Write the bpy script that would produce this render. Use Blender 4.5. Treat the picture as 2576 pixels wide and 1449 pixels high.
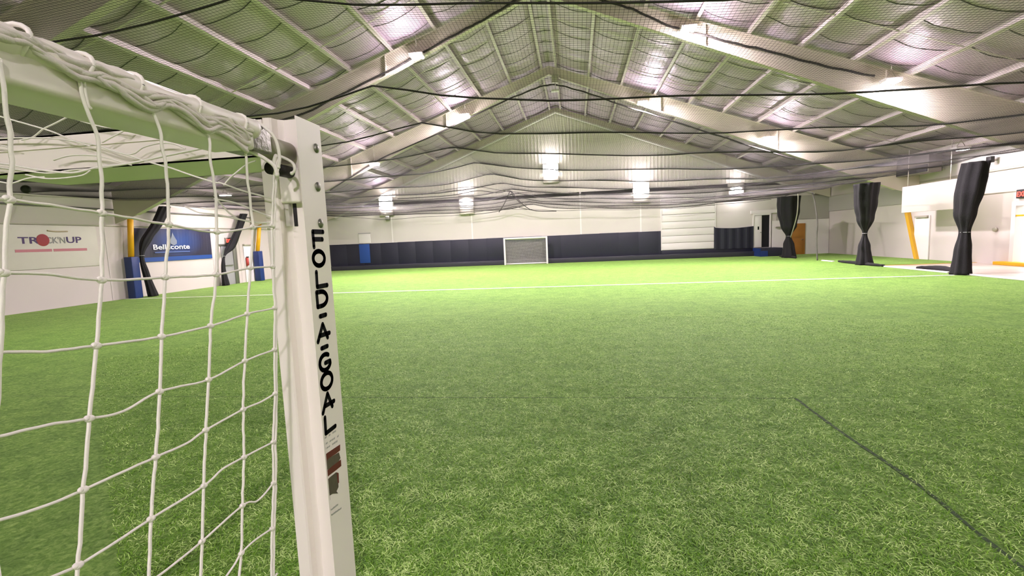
import bpy, bmesh, math, random
import numpy as np
from mathutils import Vector, Matrix, noise
random.seed(7)
for o in list(bpy.data.objects): bpy.data.objects.remove(o)
SC = bpy.context.scene
COL = SC.collection
# ---------------------------------------------------------------- camera
F_PX = 1192.9; YAW = .1349; PITCH = -.1020; ROLL = -.0426; CAMH = 1.67
W, H = 2576, 1449
def basis():
    f = Vector((-math.sin(YAW)*math.cos(PITCH), math.cos(YAW)*math.cos(PITCH), math.sin(PITCH)))
    r = Vector((math.cos(YAW), math.sin(YAW), 0)); u = r.cross(f)
    c, s = math.cos(ROLL), math.sin(ROLL)
    return r*c+u*s, -r*s+u*c, f
CR, CU, CF = basis()
cam = bpy.data.cameras.new('camera'); camo = bpy.data.objects.new('camera', cam); COL.objects.link(camo)
cam.sensor_width = 36; cam.lens = F_PX/W*36; cam.clip_start = .02; cam.clip_end = 200
m = Matrix((( CR.x, CU.x, -CF.x, 0), (CR.y, CU.y, -CF.y, 0), (CR.z, CU.z, -CF.z, CAMH), (0, 0, 0, 1)))
camo.matrix_world = m
SC.camera = camo
def P(px, axis, val):
    """point of the real plane axis=val that was measured at this place of the photograph"""
    d = (px[0]-W/2)/F_PX*CR - (px[1]-H/2)/F_PX*CU + CF
    o = Vector((0, 0, CAMH)); t = (val-o[axis])/d[axis]
    return o + t*d
# ---------------------------------------------------------------- world, colour, hall lights
wd = bpy.data.worlds.new('world'); SC.world = wd; wd.use_nodes = True
wd.node_tree.nodes['Background'].inputs[0].default_value = (.9, .95, 1, 1)
wd.node_tree.nodes['Background'].inputs[1].default_value = 3
SC.view_settings.view_transform = 'Standard'; SC.view_settings.look = 'None'
SC.view_settings.gamma = 1; SC.view_settings.use_curve_mapping = False
SC.view_settings.exposure = -0.28
# building: ridge x=-1, far wall y=31.7, frames 7.75 m apart, turf edge x=11.86
RX = -1.0; RZ = 10.1; SL = .35; XL = -17.46; XR = 15.5; XT = 11.86; YF = 31.7; YB = -18.0
F0, F1, F2 = 8.45, 16.2, 23.95
def roofz(x): return RZ - SL*abs(x-RX)
# fixtures: (x, y, z, watts, label)
HIGHBAY = [
 (-4.99, F1, 7.80, 1500, 'bright high bay lamp under the nearer big rafter, left of the ridge'),
 (3.63, F1, 7.82, 1500, 'bright high bay lamp under the nearer big rafter, just right of the ridge'),
 (9.35, F1, 5.80, 700, 'high bay lamp glowing low on the right slope of the nearer rafter'),
 (-5.15, F2, 7.80, 2200, 'small bright lamp under the farther rafter, left of the ridge'),
 (3.32, F2, 7.74, 2200, 'small bright lamp under the farther rafter, right of the ridge'),
 (8.89, F2, 5.74, 1400, 'small lamp under the farther rafter, low on the right slope'),
 (-10.0, F2, 5.75, 1400, 'small lamp under the farther rafter, low on the left slope beside the goal post'),
 (-10.9, F0, 5.55, 200, 'lamp glowing at the upper left corner of the ceiling'),
 (14.1, 19.8, 4.25, 110, 'wide bright lamp by the eave of the right wall, above the nearest gathered net'),
 (-15.9, 20.3, 4.25, 190, 'dazzling lamp by the eave of the left wall above the blue banner'),
]
NEARFILL = [(-5, F0, 7.6, 130), (3.6, F0, 7.6, 170), (-5, -7.05, 7.6, 1000), (3.6, -7.05, 7.6, 1500), (9.35, -7.05, 5.6, 1300), (9.35, F0, 5.5, 90)]  # unseen rear row and right near lamp added to light the goal post
# ---------------------------------------------------------------- helpers
def srgb(r, g, b):
    f = lambda c: (c/255/12.92) if c/255 <= .04045 else ((c/255+.055)/1.055)**2.4
    return (f(r), f(g), f(b), 1)
def mat(name, col, rough=.6, metal=0, emit=None, es=0, bump=0, bscale=50, var=0, vscale=3, coat=0, bdist=.02):
    m = bpy.data.materials.new(name); m.use_nodes = True; nt = m.node_tree; b = nt.nodes['Principled BSDF']
    b.inputs['Base Color'].default_value = col; b.inputs['Roughness'].default_value = rough
    b.inputs['Metallic'].default_value = metal
    tc = nt.nodes.new('ShaderNodeTexCoord')
    if emit: b.inputs['Emission Color'].default_value = emit; b.inputs['Emission Strength'].default_value = es
    if var:
        n = nt.nodes.new('ShaderNodeTexNoise'); n.inputs['Scale'].default_value = vscale; n.inputs['Detail'].default_value = 5
        nt.links.new(tc.outputs['Object'], n.inputs['Vector'])
        mx = nt.nodes.new('ShaderNodeMix'); mx.data_type = 'RGBA'
        mx.inputs[6].default_value = tuple(c*(1-var) for c in col[:3])+(1,); mx.inputs[7].default_value = tuple(min(1, c*(1+var)) for c in col[:3])+(1,)
        nt.links.new(n.outputs['Fac'], mx.inputs[0]); nt.links.new(mx.outputs[2], b.inputs['Base Color'])
    if bump:
        n = nt.nodes.new('ShaderNodeTexNoise'); n.inputs['Scale'].default_value = bscale; n.inputs['Detail'].default_value = 4
        nt.links.new(tc.outputs['Object'], n.inputs['Vector'])
        bp = nt.nodes.new('ShaderNodeBump'); bp.inputs['Strength'].default_value = bump; bp.inputs['Distance'].default_value = bdist
        nt.links.new(n.outputs['Fac'], bp.inputs['Height']); nt.links.new(bp.outputs[0], b.inputs['Normal'])
    if coat: b.inputs['Coat Weight'].default_value = coat
    return m
class MB:
    """collects shapes and links them as ONE mesh object"""
    def __init__(s): s.v = []; s.f = []; s.sm = []
    def add(s, vs, fs, smooth=False):
        o = len(s.v); s.v += [tuple(v) for v in vs]; s.f += [tuple(i+o for i in f) for f in fs]; s.sm += [smooth]*len(fs)
    def box(s, a, b, bev=0):
        x0, y0, z0 = [min(a[i], b[i]) for i in range(3)]; x1, y1, z1 = [max(a[i], b[i]) for i in range(3)]
        if bev <= 0:
            s.add([(x0,y0,z0),(x1,y0,z0),(x1,y1,z0),(x0,y1,z0),(x0,y0,z1),(x1,y0,z1),(x1,y1,z1),(x0,y1,z1)],
                  [(0,3,2,1),(4,5,6,7),(0,1,5,4),(1,2,6,5),(2,3,7,6),(3,0,4,7)])
        else:
            bm = bmesh.new(); bmesh.ops.create_cube(bm, size=1)
            for v in bm.verts: v.co = Vector(((x0+x1)/2+v.co.x*(x1-x0), (y0+y1)/2+v.co.y*(y1-y0), (z0+z1)/2+v.co.z*(z1-z0)))
            bmesh.ops.bevel(bm, geom=list(bm.edges), offset=bev, segments=3, affect='EDGES', profile=.5)
            bm.verts.index_update(); s.add([v.co[:] for v in bm.verts], [[v.index for v in f.verts] for f in bm.faces], True); bm.free()
        return s
    def tube(s, pts, r, n=8, cap=True):
        pts = [Vector(p) for p in pts]; k = len(pts); rs = r if isinstance(r, (list, tuple)) else [r]*k
        ring = []; vs = []; fs = []
        t0 = (pts[1]-pts[0]).normalized(); a = Vector((0, 0, 1)) if abs(t0.z) < .9 else Vector((1, 0, 0))
        nrm = t0.cross(a).normalized()
        for i, p in enumerate(pts):
            t = (pts[min(i+1, k-1)]-pts[max(i-1, 0)]).normalized()
            nrm = (nrm - t*nrm.dot(t)).normalized(); bn = t.cross(nrm)
            for j in range(n):
                q = 2*math.pi*j/n; vs.append(p+(nrm*math.cos(q)+bn*math.sin(q))*rs[i])
        for i in range(k-1):
            for j in range(n):
                fs.append((i*n+j, i*n+(j+1) % n, (i+1)*n+(j+1) % n, (i+1)*n+j))
        if cap: fs.append(tuple(range(n-1, -1, -1))); fs.append(tuple((k-1)*n+j for j in range(n)))
        s.add(vs, fs, True); return s
    def ball(s, c, r, sc=(1, 1, 1), n=8, m=6):
        vs = []; fs = []
        for i in range(m+1):
            th = math.pi*i/m
            for j in range(n):
                ph = 2*math.pi*j/n
                vs.append((c[0]+r*sc[0]*math.sin(th)*math.cos(ph), c[1]+r*sc[1]*math.sin(th)*math.sin(ph), c[2]+r*sc[2]*math.cos(th)))
        for i in range(m):
            for j in range(n): fs.append((i*n+j, (i+1)*n+j, (i+1)*n+(j+1) % n, i*n+(j+1) % n))
        s.add(vs, fs, True); return s
    def prism(s, poly, axis, a, b):
        """extrude a 2-D polygon (coords of the two other axes, in order) along axis from a to b"""
        n = len(poly)
        def mk(p, t):
            q = list(p); q.insert(axis, t); return tuple(q)
        vs = [mk(p, a) for p in poly]+[mk(p, b) for p in poly]
        fs = [tuple(range(n-1, -1, -1)), tuple(range(n, 2*n))]+[(i, (i+1) % n, n+(i+1) % n, n+i) for i in range(n)]
        s.add(vs, fs); return s
    def build(s, name, m, parent=None):
        me = bpy.data.meshes.new(name); me.from_pydata(s.v, [], s.f)
        for p, q in zip(me.polygons, s.sm): p.use_smooth = q
        bm = bmesh.new(); bm.from_mesh(me); bmesh.ops.recalc_face_normals(bm, faces=bm.faces); bm.to_mesh(me); bm.free()
        me.materials.append(m); o = bpy.data.objects.new(name, me); COL.objects.link(o)
        if parent:
            o.parent = parent
            o.matrix_parent_inverse = Matrix.Translation(-parent.location) if parent.type == 'EMPTY' else Matrix()
        return o
def tag(o, label=None, cat=None, group=None, kind=None):
    if label: o['label'] = label
    if cat: o['category'] = cat
    if group: o['group'] = group
    if kind: o['kind'] = kind
    return o
def thing(name, loc, label, cat, group=None):
    e = bpy.data.objects.new(name, None); COL.objects.link(e); e.location = loc; e.empty_display_size = .1
    return tag(e, label, cat, group)
def struct(o, label=None): o['kind'] = 'structure'; (label and tag(o, label)); return o
def smooth_path(pts, n=6):
    pts = [Vector(p) for p in pts]; out = []
    for i in range(len(pts)-1):
        p0 = pts[max(i-1, 0)]; p1 = pts[i]; p2 = pts[i+1]; p3 = pts[min(i+2, len(pts)-1)]
        for k in range(n):
            t = k/n; out.append(.5*((2*p1)+(p2-p0)*t+(2*p0-5*p1+4*p2-p3)*t*t+(3*p1-p0-3*p2+p3)*t**3))
    out.append(pts[-1]); return out
def text(s, name, size, m, parent, origin, ux, uy, depth=.004, width=None, shear=0):
    """flat lettering: origin = lower left, ux/uy = unit directions"""
    c = bpy.data.curves.new(name, 'FONT'); c.body = s; c.size = size; c.extrude = depth/2; c.shear = shear; c.resolution_u = 3; c.offset = size*.018
    t = bpy.data.objects.new(name, c); COL.objects.link(t)
    dg = bpy.context.evaluated_depsgraph_get(); me = bpy.data.meshes.new_from_object(t.evaluated_get(dg))
    bpy.data.objects.remove(t); bpy.data.curves.remove(c)
    xs = [v.co.x for v in me.vertices]; k = width/(max(xs)-min(xs)) if width else 1; x0 = min(xs)
    ux = Vector(ux); uy = Vector(uy); uz = ux.cross(uy)
    for v in me.vertices: v.co = Vector(origin)+ux*((v.co.x-x0)*k)+uy*v.co.y+uz*v.co.z
    me.name = name; me.materials.clear(); me.materials.append(m)
    o = bpy.data.objects.new(name, me); COL.objects.link(o)
    if parent:
        o.parent = parent
        o.matrix_parent_inverse = Matrix.Translation(-parent.location) if parent.type == 'EMPTY' else Matrix()
    return o
# ---------------------------------------------------------------- materials
def grass_mat():
    m = bpy.data.materials.new('artificial_turf'); m.use_nodes = True; nt = m.node_tree; N = nt.nodes; L = nt.links
    b = N['Principled BSDF']; b.inputs['Roughness'].default_value = .7
    b.inputs['Specular IOR Level'].default_value = .35
    b.inputs['Sheen Weight'].default_value = .22; b.inputs['Sheen Roughness'].default_value = .4
    b.inputs['Sheen Tint'].default_value = (.85, 1, .4, 1)
    tc = N.new('ShaderNodeTexCoord')
    def noise_(scale, detail, dist, rough=.6):
        n = N.new('ShaderNodeTexNoise'); n.inputs['Scale'].default_value = scale; n.inputs['Detail'].default_value = detail
        n.inputs['Distortion'].default_value = dist; n.inputs['Roughness'].default_value = rough
        L.new(tc.outputs['Object'], n.inputs['Vector']); return n
    a = noise_(24, 9, .7, .74); c = noise_(3.2, 4, .6); e = noise_(.35, 3, .2)
    r = N.new('ShaderNodeValToRGB'); L.new(a.outputs['Fac'], r.inputs[0])
    el = r.color_ramp.elements; b.inputs['Specular IOR Level'].default_value = .15; el[0].position = .36; el[0].color = (.060, .185, .012, 1); el[1].position = .67; el[1].color = (.37, .58, .15, 1)
    x = el.new(.5); x.color = (.165, .335, .048, 1)
    mx = N.new('ShaderNodeMix'); mx.data_type = 'RGBA'; mx.blend_type = 'MULTIPLY'; mx.inputs[0].default_value = 1
    r2 = N.new('ShaderNodeValToRGB'); L.new(c.outputs['Fac'], r2.inputs[0])
    r2.color_ramp.elements[0].position = .35; r2.color_ramp.elements[0].color = (.70, .76, .68, 1)
    r2.color_ramp.elements[1].position = .65; r2.color_ramp.elements[1].color = (1.12, 1.08, 1.1, 1)
    L.new(r.outputs[0], mx.inputs[6]); L.new(r2.outputs[0], mx.inputs[7])
    mx2 = N.new('ShaderNodeMix'); mx2.data_type = 'RGBA'; mx2.blend_type = 'MULTIPLY'; mx2.inputs[0].default_value = 1
    r3 = N.new('ShaderNodeValToRGB'); L.new(e.outputs['Fac'], r3.inputs[0])
    r3.color_ramp.elements[0].position = .35; r3.color_ramp.elements[0].color = (.92, .95, .9, 1)
    r3.color_ramp.elements[1].position = .65; r3.color_ramp.elements[1].color = (1.05, 1.03, 1.05, 1)
    L.new(mx.outputs[2], mx2.inputs[6]); L.new(r3.outputs[0], mx2.inputs[7])
    L.new(mx2.outputs[2], b.inputs['Base Color'])
    bp = N.new('ShaderNodeBump'); bp.inputs['Strength'].default_value = .9; bp.inputs['Distance'].default_value = .03
    L.new(a.outputs['Fac'], bp.inputs['Height']); L.new(bp.outputs[0], b.inputs['Normal'])
    return m
M = {}
M['turf'] = grass_mat()
M['turf_dark'] = mat('turf_seam', srgb(52, 74, 36), .9, bump=.6, bscale=120)
M['line'] = mat('turf_line', srgb(246, 248, 228), .8, bump=.5, bscale=90)
M['concrete'] = mat('concrete_floor', srgb(196, 184, 170), .32, var=.08, vscale=2)
M['wall'] = mat('painted_wall', srgb(196, 188, 180), .7, var=.03, vscale=.8)
M['wall_warm'] = mat('painted_wall_warm', srgb(196, 190, 182), .75, var=.05, vscale=.6)
M['wall_grey'] = mat('painted_wall_grey', srgb(160, 157, 146), .75, var=.05, vscale=.6)
M['panel'] = mat('ribbed_panel', srgb(216, 210, 198), .55)
M['frame'] = mat('frame_paint', srgb(198, 190, 174), .55, var=.05, vscale=1.5)
M['purlin'] = mat('purlin_steel', srgb(198, 188, 184), .45, metal=.2, bump=.15, bscale=30)
M['white'] = mat('white_paint', srgb(218, 213, 208), .45)
M['cream'] = mat('powder_coat', srgb(240, 234, 224), .35, var=.02, vscale=8)
M['cord'] = mat('net_cord', srgb(240, 237, 226), .8, bump=.3, bscale=500, bdist=.002)
M['black'] = mat('black_vinyl', srgb(25, 25, 42), .55, bump=.2, bscale=12, var=.15, vscale=1.3)
M['blackmesh'] = mat('black_netting', srgb(10, 8, 10), .85, bump=.6, bscale=60)
M['thread'] = mat('net_thread', srgb(46, 42, 40), .8)
M['cable'] = mat('dark_cable', srgb(40, 36, 34), .7)
M['navy'] = mat('navy_pad', srgb(24, 48, 104), .5, var=.1)
M['blue'] = mat('blue_pad', srgb(26, 66, 134), .5)
M['yellow'] = mat('yellow_paint', srgb(225, 168, 20), .5)
M['ochre'] = mat('ochre_paint', srgb(205, 158, 40), .5)
M['steel'] = mat('zinc_steel', srgb(140, 140, 130), .4, metal=.8, bump=.2, bscale=80)
M['galv'] = mat('grey_metal', srgb(172, 168, 152), .45, metal=.3)
M['dark'] = mat('dark_rubber', srgb(20, 18, 18), .6)
M['ink'] = mat('black_ink', srgb(8, 8, 10), .6)
M['ink'].node_tree.nodes['Principled BSDF'].inputs['Specular IOR Level'].default_value = .05
M['inkgrey'] = mat('worn_grey_ink', srgb(168, 168, 160), .6, var=.15, vscale=80)
M['maroon'] = mat('maroon_sticker', srgb(98, 28, 32), .4, var=.25, vscale=60)
M['sticker'] = mat('brown_sticker', srgb(86, 76, 66), .4, var=.35, vscale=90)
M['wood'] = mat('orange_wood', srgb(158, 106, 38), .5, var=.2, vscale=3)
M['grey'] = mat('grey_door', srgb(150, 150, 148), .5)
M['heater'] = mat('heater_sheet', srgb(104, 100, 90), .5, metal=.3)
M['redlight'] = mat('exit_red', (1, .05, .03, 1), .5, emit=(1, .06, .04, 1), es=4)
M['lens'] = mat('lamp_lens', (1, 1, 1, 1), .5, emit=(1, .96, .88, 1), es=60)
M['walllens'] = mat('wall_lamp_lens', (1, 1, 1, 1), .5, emit=(1, .98, 1, 1), es=30)
M['banner_grey'] = mat('banner_grey', srgb(196, 192, 178), .6, var=.05)
M['ink_navy'] = mat('sign_navy', srgb(62, 40, 88), .6)
M['ink_grey'] = mat('sign_grey', srgb(120, 120, 116), .6)
M['ink_red'] = mat('sign_red', srgb(140, 34, 36), .6)
M['ink_pink'] = mat('sign_pink', srgb(176, 110, 116), .6)
M['ink_tan'] = mat('sign_tan', srgb(160, 146, 116), .6)
M['bannertext'] = mat('banner_white', srgb(215, 218, 222), .6)
M['drop'] = mat('banner_drop', srgb(120, 128, 140), .6)
M['fluor'] = mat('fire_red', srgb(170, 60, 50), .5)
def banner_mat():
    m = bpy.data.materials.new('navy_banner'); m.use_nodes = True; nt = m.node_tree; N = nt.nodes; L = nt.links; b = N['Principled BSDF']
    b.inputs['Roughness'].default_value = .45
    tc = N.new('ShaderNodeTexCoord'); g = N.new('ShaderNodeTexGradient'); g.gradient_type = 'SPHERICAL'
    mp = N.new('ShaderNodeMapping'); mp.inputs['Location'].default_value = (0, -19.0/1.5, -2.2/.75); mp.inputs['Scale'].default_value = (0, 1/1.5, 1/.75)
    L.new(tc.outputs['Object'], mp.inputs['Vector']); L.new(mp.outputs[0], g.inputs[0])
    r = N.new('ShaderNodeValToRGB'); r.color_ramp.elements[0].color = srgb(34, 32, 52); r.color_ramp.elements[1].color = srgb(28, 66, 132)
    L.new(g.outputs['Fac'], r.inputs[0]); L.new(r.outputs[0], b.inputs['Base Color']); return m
M['banner'] = banner_mat()
def foil_mat():
    m = bpy.data.materials.new('foil_insulation'); m.use_nodes = True; nt = m.node_tree; N = nt.nodes; L = nt.links; b = N['Principled BSDF']
    b.inputs['Base Color'].default_value = srgb(185, 168, 184); b.inputs['Metallic'].default_value = .22; b.inputs['Roughness'].default_value = .45
    tc = N.new('ShaderNodeTexCoord'); mp = N.new('ShaderNodeMapping'); mp.inputs['Scale'].default_value = (1, .45, 1)
    L.new(tc.outputs['Object'], mp.inputs['Vector'])
    n = N.new('ShaderNodeTexNoise'); n.inputs['Scale'].default_value = 4; n.inputs['Detail'].default_value = 5; n.inputs['Distortion'].default_value = .8
    L.new(mp.outputs[0], n.inputs['Vector'])
    bp = N.new('ShaderNodeBump'); bp.inputs['Strength'].default_value = .55; bp.inputs['Distance'].default_value = .06
    L.new(n.outputs['Fac'], bp.inputs['Height']); L.new(bp.outputs[0], b.inputs['Normal'])
    n2 = N.new('ShaderNodeTexNoise'); n2.inputs['Scale'].default_value = .7; L.new(tc.outputs['Object'], n2.inputs['Vector'])
    mr = N.new('ShaderNodeMapRange'); mr.inputs[3].default_value = .36; mr.inputs[4].default_value = .6
    L.new(n2.outputs['Fac'], mr.inputs[0]); L.new(mr.outputs[0], b.inputs['Roughness'])
    return m
M['foil'] = foil_mat(); M['seamfold'] = mat('blanket_seam', srgb(92, 90, 86), .7)
# ---------------------------------------------------------------- setting
fl = MB(); fl.add([(XL, YB, 0), (XT, YB, 0), (XT, 20.75, 0), (XR, 20.75, 0), (XR, YF, 0), (XL, YF, 0)], [(0, 1, 2, 3, 4, 5)])
floor = struct(fl.build('floor', M['turf']))
MB().box((XL+.05, F1-.055, .0005), (XT, F1+.055, .006)).build('field_line', M['line'], floor)
def seam(pts, w, name):
    s = MB(); pts = smooth_path(pts, 10)
    for i in range(len(pts)-1):
        a, b = pts[i], pts[i+1]; t = (b-a).normalized(); n = Vector((-t.y, t.x, 0))
        ww = w*(.75+.5*noise.noise(Vector((i*.37, w*50, 0)))); 
        s.add([a-n*ww, b-n*ww, b+n*ww, a+n*ww], [(0, 1, 2, 3)])
    return s.build(name, M['turf_dark'], floor)
seam([(2.1, 4.83, .004), (2.1, 4.0, .004), (2.13, 3.2, .004), (2.08, 2.4, .004), (2.1, 1.0, .004), (2.1, -4, .004)], .018, 'turf_seam')
seam([(2.1, 4.83, .004), (.4, 4.84, .004), (-2, 4.83, .004), (-8, 4.85, .004), (-14, 4.84, .004)], .006, 'turf_seam')
seam([(-14, 10.4, .004), (11, 10.4, .004)], .003, 'turf_seam')
cf = MB(); cf.add([(XT, YB, .001), (19, YB, .001), (19, 20.75, .001), (XT, 20.75, .001)], [(0, 1, 2, 3)])
cfl = struct(cf.build('floor', M['concrete']))
MB().box((XT+.1, 20.66, .002), (XR, 20.78, .012)).build('painted_edge', M['ochre'], cfl)
# loose turf fibres standing on the near part of the field
def fibres():
    rs = np.random.RandomState(5); n = 330000
    d = 1.3+9.0*rs.rand(n)**1.6; ang = np.radians(-50+95*rs.rand(n))     # fan in front of the standing point
    bx = d*np.sin(ang); by = d*np.cos(ang)
    keep = (np.abs(bx-2.1) > .022) | (by > 4.83); keep &= np.abs(by-4.83) > .011; keep &= bx > XL+.5; keep &= (bx > -.62) | (by > 1.35) | (by < 1.05)
    bx, by = bx[keep], by[keep]; n = len(bx)
    az = rs.rand(n)*2*np.pi; ln = .018+.03*rs.rand(n); w = .0012+.0012*rs.rand(n); rise = .2+.5*rs.rand(n)
    dx, dy = np.cos(az), np.sin(az); sx, sy = -dy, dx
    z0 = np.full(n, .001); zm = ln*rise*.6; zt = ln*rise*.55
    c = lambda u, v, z: np.stack([bx+dx*u*ln+sx*v*w, by+dy*u*ln+sy*v*w, z], 1)
    V = np.stack([c(0, -1, z0), c(0, 1, z0), c(.5, 1, zm), c(.5, -1, zm), c(1, 0, zt)], 1).reshape(-1, 3)
    b = np.arange(n)*5
    me = bpy.data.meshes.new('turf_fibres'); me.vertices.add(len(V)); me.vertices.foreach_set('co', V.ravel())
    li = np.stack([b, b+1, b+2, b+3, b+3, b+2, b+4], 1).ravel(); me.loops.add(len(li)); me.loops.foreach_set('vertex_index', li.astype(np.int32))
    ls = np.stack([np.arange(n)*7, np.arange(n)*7+4], 1).ravel(); lt = np.tile([4, 3], n)
    me.polygons.add(2*n); me.polygons.foreach_set('loop_start', ls.astype(np.int32)); me.polygons.foreach_set('loop_total', lt.astype(np.int32)); me.update()
    m = bpy.data.materials.new('turf_fibre'); m.use_nodes = True; nt = m.node_tree; B = nt.nodes['Principled BSDF']
    g = nt.nodes.new('ShaderNodeNewGeometry'); r = nt.nodes.new('ShaderNodeValToRGB'); nt.links.new(g.outputs['Random Per Island'], r.inputs[0])
    e = r.color_ramp.elements; e[0].color = (.085, .22, .010, 1); e[1].color = (.60, .80, .28, 1); k = e.new(.6); k.color = (.23, .44, .05, 1)
    tcn = nt.nodes.new('ShaderNodeTexCoord'); nz_ = nt.nodes.new('ShaderNodeTexNoise'); nz_.inputs['Scale'].default_value = 6; nz_.inputs['Detail'].default_value = 4
    nt.links.new(tcn.outputs['Object'], nz_.inputs['Vector']); mp_ = nt.nodes.new('ShaderNodeMath'); mp_.operation = 'MULTIPLY_ADD'; mp_.inputs[1].default_value = 1.6; mp_.inputs[2].default_value = -.8
    ad_ = nt.nodes.new('ShaderNodeMath'); ad_.operation = 'ADD'; nt.links.new(nz_.outputs['Fac'], mp_.inputs[0]); nt.links.new(mp_.outputs[0], ad_.inputs[0]); nt.links.new(g.outputs['Random Per Island'], ad_.inputs[1]); nt.links.new(ad_.outputs[0], r.inputs[0])
    B.inputs['Specular IOR Level'].default_value = .1
    nt.links.new(r.outputs[0], B.inputs['Base Color']); B.inputs['Roughness'].default_value = .5
    me.materials.append(m); o = bpy.data.objects.new('turf_fibres', me); COL.objects.link(o)
    tag(o, 'loose short green fibres of the artificial turf on the near field', 'turf', kind='stuff')
fibres()
# walls
def gable(mb, y0, y1, x0=XL, x1=XR, zb=0):
    mb.prism([(x0, zb), (x1, zb), (x1, roofz(x1)), (RX, RZ), (x0, roofz(x0))], 1, y0, y1)
# far wall: lower smooth wall with the garage door hole filled by a door object in front
wf = MB(); gable(wf, YF, YF+.2); wall_far = struct(wf.build('wall_far', M['wall_warm']))
rb = MB(); x = XL+.1
while x < XR-.1:                                     # ribbed metal sheet above 4.6 m
    z1 = roofz(x)-.1
    if z1 > 4.7: rb.prism([(x-.035, YF+.01), (x-.018, YF-.035), (x+.018, YF-.035), (x+.035, YF+.01)], 2, 4.6, z1)
    x += .22
rb.box((XL+.1, YF-.012, 4.55), (XR-.1, YF+.01, 4.62))
rb.prism([(XL+.1, 4.6), (XR-.1, 4.6), (XR-.1, roofz(XR)), (RX, RZ-.05), (XL+.1, roofz(XL))], 1, YF-.008, YF+.01)
rb.build('ribbed_sheet', M['panel'], wall_far)
for px in (985, 1187, 1461, 1612):
    q = P((px, 560), 1, YF); MB().box((q.x-.04, YF-.012, 1.8), (q.x+.04, YF+.01, 4.55)).build('joint_strip', M['white'], wall_far)
gb = MB().box((XT+.6, YF-.05, 2.15), (XR-.02, YF+.02, 3.6)); gb.build('upper_band', M['wall_grey'], wall_far)
wl = MB(); wl.box((XL-.2, YB, 0), (XL, YF, roofz(XL)+.1)); wall_left = struct(wl.build('wall_left', M['wall']))
wr = MB()   # right wall with the daylight door opening y 17.6..19.15
wr.box((XR, YB, 0), (XR+.2, 17.55, roofz(XR)+.1)); wr.box((XR, 19.15, 0), (XR+.2, YF, roofz(XR)+.1)); wr.box((XR, 17.55, 2.12), (XR+.2, 19.15, roofz(XR)+.1))
wall_right = struct(wr.build('wall_right', M['wall']))
wb = MB(); gable(wb, YB-.2, YB); struct(wb.build('wall_back', M['wall_warm']))
# ceiling: roof deck, purlins, insulation blankets, rafters
rd = MB()
for s, xe in ((-1, XL), (1, XR)):
    rd.add([(RX, YB, RZ+.06), (xe, YB, roofz(xe)+.06), (xe, YF+.2, roofz(xe)+.06), (RX, YF+.2, RZ+.06),
            (RX, YB, RZ+.16), (xe, YB, roofz(xe)+.16), (xe, YF+.2, roofz(xe)+.16), (RX, YF+.2, RZ+.16)],
           [(0, 1, 2, 3), (7, 6, 5, 4), (0, 4, 5, 1), (3, 2, 6, 7), (1, 5, 6, 2), (0, 3, 7, 4)])
ceiling = struct(rd.build('ceiling', M['galv']))
offs = [.38+1.53*k for k in range(11)]
px_list = []
for s, xe in ((-1, XL), (1, XR)):
    for o in offs:
        x = RX+s*o
        if (s < 0 and x < XL+.1) or (s > 0 and x > XR-.1): continue
        px_list.append(x)
px_list = sorted(px_list)
th = math.atan(SL)
for x in px_list:
    s = 1 if x > RX else -1; z = roofz(x)
    b = MB(); w = .045   # Z section
    def q(u, v): return (x+s*(u*math.cos(th))-s*v*math.sin(th)*0, z-.0-u*math.sin(th)*1+v)
    poly = [q(-.004, .04), q(-.004, -.19), q(-.10, -.19), q(-.10, -.202), q(.008, -.202), q(.008, .04)]
    b.prism([(a, c) for a, c in poly], 1, YB, YF-.02)
    b.build('purlin', M['purlin'], ceiling)
edges = [XL]+px_list+[XR]
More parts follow.
